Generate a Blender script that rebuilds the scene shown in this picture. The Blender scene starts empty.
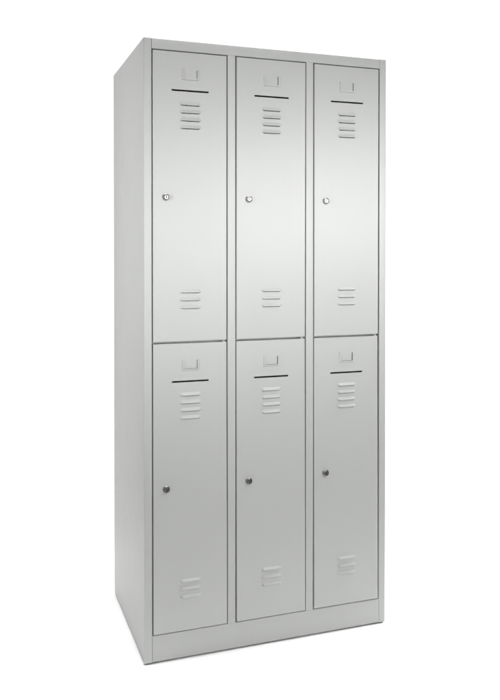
import bpy, bmesh, math
from mathutils import Vector

# ------------------------------------------------------------------ camera, world, lamps, exposure
scene = bpy.context.scene
COL = scene.collection
LIFT = 0.005                                   # the cabinet stands on 5 mm feet

cam_data = bpy.data.cameras.new('camera')
cam = bpy.data.objects.new('camera', cam_data)
COL.objects.link(cam)
cam.location = (-0.4563, -2.1958, 1.1819 + LIFT)
cam.rotation_euler = (math.radians(90 - 0.641), 0, -0.3407)
cam_data.sensor_fit = 'HORIZONTAL'
cam_data.sensor_width = 36
cam_data.lens = 776.63 / 500 * 36
cam_data.shift_y = -(350 - 262.4) / 500
cam_data.clip_start = 0.05
cam_data.clip_end = 200
scene.camera = cam

world = bpy.data.worlds.new('World')
scene.world = world
world.use_nodes = True
wn, wl = world.node_tree.nodes, world.node_tree.links
bg = wn['Background']
tc = wn.new('ShaderNodeTexCoord')
sx = wn.new('ShaderNodeSeparateXYZ')
wl.new(tc.outputs['Generated'], sx.inputs[0])


def wmath(op, a, b):
    m_ = wn.new('ShaderNodeMath')
    m_.operation = op
    for k_, v_ in enumerate((a, b)):
        if hasattr(v_, 'links'):
            wl.new(v_, m_.inputs[k_])
        else:
            m_.inputs[k_].default_value = v_
    return m_.outputs[0]


def wstep(src, lo, hi, to0=0.0, to1=1.0):
    m_ = wn.new('ShaderNodeMapRange')
    m_.interpolation_type = 'SMOOTHSTEP'
    for k_, v_ in zip(('From Min', 'From Max', 'To Min', 'To Max'), (lo, hi, to0, to1)):
        m_.inputs[k_].default_value = v_
    wl.new(src, m_.inputs['Value'])
    return m_.outputs['Result']


# added world glow: white behind the cabinet, dim on other sides, no wall
BACK_GLOW, DIM_GLOW = 1.15, 0.15
right_of = wstep(wmath('SUBTRACT', sx.outputs['X'], wmath('MULTIPLY', sx.outputs['Y'], -0.42)), -0.25, 0.0)
behind = wstep(sx.outputs['Y'], 0.0, 0.3)
wall = wmath('MULTIPLY', right_of, behind)  # mask of the added white glow, no wall stands there
wl.new(wmath('ADD', wmath('MULTIPLY', wall, BACK_GLOW - DIM_GLOW), DIM_GLOW), bg.inputs['Strength'])
bg.inputs['Color'].default_value = (1, 1, 1, 1)


def area(name, loc, target, sx_, sy_, power, spread=180, colour=(1, 1, 1)):
    d = bpy.data.lights.new(name, 'AREA')
    d.shape = 'RECTANGLE'
    d.size, d.size_y, d.energy, d.color = sx_, sy_, power, colour
    d.spread = math.radians(spread)
    o = bpy.data.objects.new(name, d)
    COL.objects.link(o)
    o.location = loc
    o.rotation_euler = (Vector(target) - Vector(loc)).to_track_quat('-Z', 'Y').to_euler()
    return o


LAMPS = [                                       # name, place, aimed at, width, height, watts, spread
    ('fill_low_front', (0.9, -2.5, 0.95), (0.5, 0, 0.8), 2.4, 0.4, 1.55, 40),  # added fill, stretches the bright pool down the lower doors
    ('strip_upper_right', (1.8, -2.4, 1.5), (0.75, 0, 1.42), 1.3, 0.5, 1.35, 34),
    ('strip_upper_front', (1.1, -2.5, 1.4), (0.5, 0, 1.35), 2.4, 0.4, 2.10, 34),
    ('floor_fill_overhead', (1.2, 0.6, 3.6), (1.2, 1.4, 0), 2.4, 1.8, 18.55, 120),  # added fill that keeps the floor white behind and right
    ('floor_fill_left', (-0.9, 0.2, 3.2), (-0.45, 0.25, 0), 0.6, 1.2, 7.20, 50),  # added fill for the floor left of the side panel
    ('strip_left_upper', (-2.2, -1.2, 1.4), (0, 0.05, 1.3), 0.7, 0.9, 2.50, 35),
    ('floor_fill_far_left', (-0.8, 1.1, 3.0), (-0.3, 1.1, 0), 0.6, 0.8, 1.30, 60),  # added fill that hides the far left edge of the floor
    ('floor_fill_far_right', (3.2, 0.4, 2.0), (0.6, -0.1, 0.1), 1.6, 2.0, 38.25, 180),  # added fill, whitens the floor while sparing the door fronts
    ('floor_fill_right', (2.6, -0.25, 2.6), (0.7, -0.3, 0), 1, 1, 7.95, 50),  # added fill for the strip of floor before the plinth
    ('softbox_high_front', (0.9, -2.6, 3.2), (0.4, 0, 0.6), 1.8, 0.6, 28.40, 180),
    ('strip_high_front', (0.9, -2.9, 3.0), (0.4, 0, 0.6), 2.2, 0.4, 3.20, 42),
]
for args in LAMPS:
    area(*args)

scene.view_settings.view_transform = 'Standard'
scene.view_settings.look = 'None'
scene.view_settings.exposure = 0
scene.view_settings.gamma = 1


# ------------------------------------------------------------------ materials
def new_mat(name):
    m = bpy.data.materials.new(name)
    m.use_nodes = True
    return m, m.node_tree.nodes, m.node_tree.links, m.node_tree.nodes['Principled BSDF']


def make_paint():
    m, n, l, p = new_mat('light_grey_powder_coat')
    t = n.new('ShaderNodeTexCoord')
    b = n.new('ShaderNodeTexNoise')            # slow waviness of the pressed sheet
    b.inputs['Scale'].default_value = 3.0
    b.inputs['Detail'].default_value = 1
    l.new(t.outputs['Object'], b.inputs['Vector'])
    b2 = n.new('ShaderNodeBump')
    b2.inputs['Strength'].default_value = 0.5
    b2.inputs['Distance'].default_value = 0.004
    l.new(b.outputs['Fac'], b2.inputs['Height'])
    l.new(b2.outputs['Normal'], p.inputs['Normal'])
    r = n.new('ShaderNodeMapRange')
    r.inputs['To Min'].default_value = 0.34
    r.inputs['To Max'].default_value = 0.41
    c = n.new('ShaderNodeTexNoise')
    c.inputs['Scale'].default_value = 14
    l.new(t.outputs['Object'], c.inputs['Vector'])
    l.new(c.outputs['Fac'], r.inputs['Value'])
    l.new(r.outputs['Result'], p.inputs['Roughness'])
    p.inputs['Base Color'].default_value = (0.436, 0.444, 0.431, 1)
    p.inputs['Specular IOR Level'].default_value = 0.42
    return m


def make_simple(name, colour, rough, metal=0.0, var=0.0, scale=60):
    m, n, l, p = new_mat(name)
    t = n.new('ShaderNodeTexCoord')
    a = n.new('ShaderNodeTexNoise')
    a.inputs['Scale'].default_value = scale
    l.new(t.outputs['Object'], a.inputs['Vector'])
    r = n.new('ShaderNodeMapRange')
    r.inputs['To Min'].default_value = max(rough - var, 0.02)
    r.inputs['To Max'].default_value = rough + var
    l.new(a.outputs['Fac'], r.inputs['Value'])
    l.new(r.outputs['Result'], p.inputs['Roughness'])
    p.inputs['Base Color'].default_value = (*colour, 1)
    p.inputs['Metallic'].default_value = metal
    return m


PAINT = make_paint()
CHROME = make_simple('polished_nickel', (0.36, 0.355, 0.345), 0.27, 1.0, 0.04, 300)
SHADE_BLACK = make_simple('shade_black', (0.015, 0.015, 0.015), 0.6)  # shade in lock groove and keyhole, put in as black
RUBBER = make_simple('dark_rubber', (0.03, 0.03, 0.03), 0.7)
WHITE = make_simple('white_backdrop_paper', (0.90, 0.90, 0.90), 0.85, 0, 0.05, 30)


# ------------------------------------------------------------------ helpers
def obj(name, bm, mats, parent=None, loc=(0, 0, 0), smooth=True):
    me = bpy.data.meshes.new(name)
    bm.to_mesh(me)
    bm.free()
    for m in (mats if isinstance(mats, (list, tuple)) else [mats]):
        me.materials.append(m)
    if smooth:
        for f in me.polygons:
            f.use_smooth = True
        me.set_sharp_from_angle(angle=math.radians(32))
    o = bpy.data.objects.new(name, me)
    COL.objects.link(o)
    o.location = loc
    if parent:
        o.parent = parent
    return o


def face(bm, vs, mi=0):
    try:
        f = bm.faces.new(vs)
        f.material_index = mi
        return f
    except ValueError:
        return None


def pressed_sheet(bm, x0, x1, z0, z1, rad, depth, holes=(), y0=0.0, cuts_z=()):
    """Front plate with rounded edges folded back. rad = (left, right, bottom, top)."""
    rl, rr, rb, rt = rad
    N = 5
    rings = []
    prof = [(1 - math.sin(a * math.pi / 2 / N), 1 - math.cos(a * math.pi / 2 / N)) for a in range(N + 1)]
    # prof: (inset fraction, depth fraction) from face edge to the side
    rmax = max(rad)
    for ins, dp in prof:
        y = y0 + rmax * dp
        rings.append([bm.verts.new(c) for c in ((x0 + rl * ins, y, z0 + rb * ins), (x1 - rr * ins, y, z0 + rb * ins),
                                                (x1 - rr * ins, y, z1 - rt * ins), (x0 + rl * ins, y, z1 - rt * ins))])
    rings.append([bm.verts.new(c) for c in ((x0, y0 + depth, z0), (x1, y0 + depth, z0), (x1, y0 + depth, z1), (x0, y0 + depth, z1))])
    lip = 0.010
    if x1 - x0 > 3 * lip and z1 - z0 > 3 * lip:
        rings.append([bm.verts.new(c) for c in ((x0 + lip, y0 + depth, z0 + lip), (x1 - lip, y0 + depth, z0 + lip),
                                                (x1 - lip, y0 + depth, z1 - lip), (x0 + lip, y0 + depth, z1 - lip))])
    for a, b in zip(rings, rings[1:]):
        for i in range(4):
            j = (i + 1) % 4
            face(bm, (a[j], a[i], b[i], b[j]))
    fx0, fx1, fz0, fz1 = x0 + rl, x1 - rr, z0 + rb, z1 - rt
    xs = sorted({fx0, fx1, *[h[0] for h in holes], *[h[1] for h in holes]})
    zs = sorted({fz0, fz1, *[h[2] for h in holes], *[h[3] for h in holes]})
    grid = {}
    corner = {(fx0, fz0): rings[0][0], (fx1, fz0): rings[0][1], (fx1, fz1): rings[0][2], (fx0, fz1): rings[0][3]}
    for x in xs:
        for z in zs:
            grid[x, z] = corner.get((x, z)) or bm.verts.new((x, y0, z))
    for xa, xb in zip(xs, xs[1:]):
        for za, zb in zip(zs, zs[1:]):
            cx, cz = (xa + xb) / 2, (za + zb) / 2
            if any(h[0] < cx < h[1] and h[2] < cz < h[3] for h in holes):
                continue
            face(bm, (grid[xa, za], grid[xb, za], grid[xb, zb], grid[xa, zb]))
    t = 0.0010                                    # cut edges of the sheet round every opening
    for h in holes:
        q = [(h[0], h[2]), (h[1], h[2]), (h[1], h[3]), (h[0], h[3])]
        f_ = [bm.verts.new((x, y0, z)) for x, z in q]
        b_ = [bm.verts.new((x, y0 + t, z)) for x, z in q]
        for i in range(4):
            j = (i + 1) % 4
            face(bm, (f_[i], f_[j], b_[j], b_[i]))
    return bm


def box(bm, x0, x1, y0, y1, z0, z1, mi=0):
    v = [bm.verts.new((x, y, z)) for z in (z0, z1) for y in (y0, y1) for x in (x0, x1)]
    for q in ((0, 1, 3, 2), (4, 6, 7, 5), (0, 4, 5, 1), (2, 3, 7, 6), (0, 2, 6, 4), (1, 5, 7, 3)):
        face(bm, [v[i] for i in q][::-1], mi)
    return bm


def lathe(bm, prof, cx, cz, seg=40, mi=0):
    """Revolve (radius, y) about the axis through (cx, cz) along Y."""
    rows = []
    for r, y in prof:
        if r < 1e-6:
            rows.append([bm.verts.new((cx, y, cz))])
        else:
            rows.append([bm.verts.new((cx + r * math.cos(2 * math.pi * k / seg), y, cz + r * math.sin(2 * math.pi * k / seg))) for k in range(seg)])
    for a, b in zip(rows, rows[1:]):
        for k in range(seg):
            j = (k + 1) % seg
            if len(b) == 1:
                face(bm, (a[k], a[j], b[0]), mi)
            elif len(a) == 1:
                face(bm, (a[0], b[j], b[k]), mi)
            else:
                face(bm, (a[k], a[j], b[j], b[k]), mi)


# ------------------------------------------------------------------ the floor
bm = bmesh.new()
v = [bm.verts.new(c) for c in ((-1.1, -0.7, 0), (2.8, -0.7, 0), (2.8, 1.3, 0), (-1.1, 1.3, 0))]
face(bm, v)
floor = obj('floor', bm, WHITE, smooth=False)
floor['kind'] = 'structure'

# ------------------------------------------------------------------ the locker cabinet
W, D, H = 0.7828, 0.509, 1.800
root = bpy.data.objects.new('locker_cabinet', None)
COL.objects.link(root)
root.location = (0, 0, LIFT)
root['label'] = 'light grey steel locker cabinet with six doors in two rows of three on white'
root['category'] = 'locker'

M0, DW, ST = 0.0247, 0.2257, 0.2533         # gap centre of the first door, door pitch width, door spacing
ZB, ZS, ZT = 0.0779, 0.9246, 1.7687
G = 0.0014                                    # half a gap
STILE = M0 - G
R = 0.0021


def wrap_side(xout, sgn):
    """Side wall folded round the front corner into the stile: one sheet."""
    bm = bmesh.new()
    pts = []

    def arc(cx, cy, r, a0, a1, n=6):
        for k in range(n + 1):
            a = math.radians(a0 + (a1 - a0) * k / n)
            pts.append((cx + r * math.cos(a), cy + r * math.sin(a)))
    pts.append((0.018, D))
    pts.append((0.0025, D))
    arc(0.0025, D - 0.0025, 0.0025, 90, 180)
    arc(0.0022, 0.0022, 0.0022, 180, 270)
    arc(STILE - R, R, R, 270, 360)
    pts.append((STILE, 0.020))
    zs = [0.0, 0.0006, H - 0.0008, H]
    rows = []
    for z in zs:
        rows.append([bm.verts.new((xout + sgn * x, y, z)) for x, y in pts])
    for a, b in zip(rows, rows[1:]):
        for k in range(len(pts) - 1):
            q = (a[k], a[k + 1], b[k + 1], b[k])
            face(bm, q if sgn > 0 else q[::-1])
    o = obj('side_panel', bm, PAINT, root)
    s = o.modifiers.new('sheet', 'SOLIDIFY')
    s.thickness = 0.0010
    s.offset = -1
    return o


wrap_side(0, 1)
wrap_side(W, -1)

# top sheet: roof with front rail folded down, its ends butt against the stiles (hairline seams)
SEAM = 0.00022
bm = bmesh.new()
pressed_sheet(bm, STILE + SEAM, W - STILE - SEAM, ZT + G, H, (0.0004, 0.0004, R, R), 0.020)
obj('top_rail', bm, PAINT, root)
bm = bmesh.new()
box(bm, 0.0012, W - 0.0012, 0.0202, D - 0.001, H - 0.0016, H - 0.0004)
obj('top_panel', bm, PAINT, root)
bm = bmesh.new()
pressed_sheet(bm, STILE + SEAM, W - STILE - SEAM, 0.0, ZB - G, (0.0004, 0.0004, R, R), 0.020)
obj('plinth', bm, PAINT, root)
for i in (0, 1):
    xa = M0 + i * ST + DW + G
    xb = M0 + (i + 1) * ST - G
    bm = bmesh.new()
    pressed_sheet(bm, xa, xb, ZB - G - 0.0003, ZT + G + 0.0003, (R, R, 0, 0), 0.020, y0=-0.0001)
    obj('front_stile', bm, PAINT, root)
    bm = bmesh.new()
    box(bm, (xa + xb) / 2 - 0.006, (xa + xb) / 2 + 0.006, 0.0215, D - 0.002, 0.072, H - 0.004)
    obj('partition', bm, PAINT, root)
bm = bmesh.new()
box(bm, 0.0012, W - 0.0012, D - 0.0022, D - 0.0012, 0.002, H - 0.002)
obj('back_panel', bm, PAINT, root)
bm = bmesh.new()
box(bm, 0.0012, W - 0.0012, 0.024, D - 0.0024, 0.060, 0.0612)
obj('bottom_panel', bm, PAINT, root)
for i in range(3):
    xa = M0 + i * ST - 0.004
    bm = bmesh.new()
    box(bm, xa, xa + DW + 0.008, 0.024, D - 0.003, ZS - 0.010, ZS + 0.010)
    obj('shelf', bm, PAINT, root)
for x, y in ((0.024, 0.026), (W - 0.024, 0.026), (0.024, D - 0.03), (W - 0.024, D - 0.03)):
    bm = bmesh.new()
    box(bm, x - 0.018, x + 0.018, y - 0.018, y + 0.018, -LIFT, 0.0)
    box(bm, x - 0.014, x + 0.014, y - 0.014, y + 0.014, 0.0002, 0.006)
    obj('foot', bm, RUBBER, root)


def louvre(bm, xc, zc, w=0.066, h=0.0105, p=0.0046):
    """Hood pressed out of the sheet, open at its lower lip."""
    NS, NT = 34, 9
    rows = []
    for j in range(NT + 1):
        t = j / NT
        row = []
        for i in range(NS + 1):
            s = -1 + 2 * i / NS
            e = min(1.0, (1 - abs(s)) * (w / 2) / 0.010)
            e = e * e * (3 - 2 * e)
            if t < 0.78:
                q = t / 0.78
                g = q * q * (3 - 2 * q) * 0.35 + q * 0.65
            else:
                q = (t - 0.78) / 0.22
                g = 1 - 0.30 * q * q
            zz = zc + h / 2 - h * t * (0.90 + 0.10 * e)
            row.append(bm.verts.new((xc + s * w / 2, -0.00015 - p * g * e, zz)))
        rows.append(row)
    for a, b in zip(rows, rows[1:]):
        for i in range(NS):
            face(bm, (a[i], b[i], b[i + 1], a[i + 1]))
    # rolled lip going back behind the opening
    last = rows[-1]
    inner = [bm.verts.new((v_.co.x, v_.co.y * 0.22 + 0.0001, v_.co.z + 0.0012)) for v_ in last]
    for i in range(NS):
        face(bm, (last[i], inner[i], inner[i + 1], last[i + 1]))


def make_door():
    """Door in its own space: origin at its lower left corner, front at y = 0."""
    w = DW - 2 * G
    h = (ZT - ZS) - 2 * G
    xc = w / 2
    top = h
    uz = [top - 0.1485 - 0.0225 * k for k in range(4)]
    lz = [0.1470 - 0.0228 * k for k in range(3)]
    holes = [(xc - 0.0555, xc + 0.0555, top - 0.1140, top - 0.1092)]
    for z in uz + lz:
        holes.append((xc - 0.027, xc + 0.027, z - 0.0067, z - 0.0030))
    # lanced openings the card tabs were bent out of
    hz0, hz1 = top - 0.0745, top - 0.0500
    holes += [(xc - 0.0222, xc - 0.0196, hz0, hz1), (xc + 0.0196, xc + 0.0222, hz0, hz1), (xc - 0.0180, xc + 0.0180, top - 0.0772, top - 0.0748)]
    bm = bmesh.new()
    pressed_sheet(bm, 0, w, 0, h, (R, R, R, R), 0.018, holes)
    d = obj('door', bm, PAINT)
    for zz in (uz, lz):
        bm = bmesh.new()
        for z in zz:
            louvre(bm, xc, z)
        o = obj('vent_louvres', bm, PAINT, d)
    # card holder: raised U-shaped rim pressed from the door
    bm = bmesh.new()
    zc0, zc1, hw = top - 0.0765, top - 0.0485, 0.0215
    path = [(-hw, zc1), (-hw, zc0), (hw, zc0), (hw, zc1)]
    prof = [(-0.0042, 0.0), (-0.0034, -0.0016), (-0.0024, -0.0025), (0.0008, -0.0029), (0.0012, -0.0027), (0.0011, -0.0023), (-0.0020, -0.0019)]
    rows = []
    for k, (px, pz) in enumerate(path):
        row = []
        for q, y in prof:                           # q > 0 points into the U
            if k == 0:
                c = (px + q, pz)
            elif k == 1:
                c = (px + q, pz + q)
            elif k == 2:
                c = (px - q, pz + q)
            else:
                c = (px - q, pz)
            row.append(bm.verts.new((xc + c[0], y - 0.0001, c[1])))
        rows.append(row)
    for a, b in zip(rows, rows[1:]):
        for i in range(len(prof) - 1):
            face(bm, (a[i], b[i], b[i + 1], a[i + 1]))
    obj('card_holder', bm, PAINT, d)
    # cam lock
    bm = bmesh.new()
    lx, lzz = 0.0385, top - 0.4215
    lathe(bm, [(0.0108, -0.0001), (0.0108, -0.0012), (0.0102, -0.0020), (0.0093, -0.0022), (0.0092, -0.0070), (0.0088, -0.0079),
               (0.0080, -0.0083), (0.0076, -0.0083), (0.0073, -0.0078)], lx, lzz, mi=0)
    lathe(bm, [(0.0073, -0.0078), (0.0072, -0.0056), (0.0056, -0.0056)], lx, lzz, mi=1)
    lathe(bm, [(0.0056, -0.0056), (0.0055, -0.0080), (0.0050, -0.0084), (0.0, -0.0086)], lx, lzz, mi=0)
    box(bm, lx - 0.0014, lx + 0.0014, -0.0089, -0.0070, lzz - 0.0040, lzz + 0.0040, 1)
    box(bm, lx - 0.0030, lx - 0.0014, -0.00885, -0.0070, lzz - 0.0012, lzz + 0.0012, 1)
    obj('cam_lock', bm, [CHROME, SHADE_BLACK], d)
    return d


proto = make_door()
k = 0
for row, zb in enumerate((ZS, ZB)):
    for i in range(3):
        if k == 0:
            dr = proto
        else:
            dr = proto.copy()
            COL.objects.link(dr)
            for ch in list(proto.children):
                c = ch.copy()
                COL.objects.link(c)
                c.parent = dr
        dr.parent = root
        # small offset per door; rows tilted apart for the brightness step between them
        off = ((0.0006, 0.0003, -0.0002), (0.0002, -0.0002, 0.0004))[row][i]
        tx = ((0.10, 0.16, 0.12), (-0.34, -0.30, -0.38))[row][i]
        ty = ((0.0, 0.02, -0.02), (0.02, 0.0, 0.03))[row][i]
        dr.location = (M0 + i * ST + G, off - (0.003 if row else 0.0), zb + G)
        dr.rotation_euler = (math.radians(tx), math.radians(ty), 0)
        k += 1

# hinge knuckles seen in the gap between upper and lower doors
for i in range(3):
    bm = bmesh.new()
    xh = M0 + i * ST + DW - G - 0.0085
    rr, zz0, zz1, yc = 0.0042, ZS - 0.009, ZS + 0.009, 0.0080
    seg = 20
    r0 = [bm.verts.new((xh + rr * math.cos(2 * math.pi * q / seg), yc + rr * math.sin(2 * math.pi * q / seg), zz0)) for q in range(seg)]
    r1 = [bm.verts.new((v_.co.x, v_.co.y, zz1)) for v_ in r0]
    for q in range(seg):
        j = (q + 1) % seg
        face(bm, (r0[q], r0[j], r1[j], r1[q]))
    face(bm, r0[::-1])
    face(bm, r1)
    obj('hinge', bm, PAINT, root)
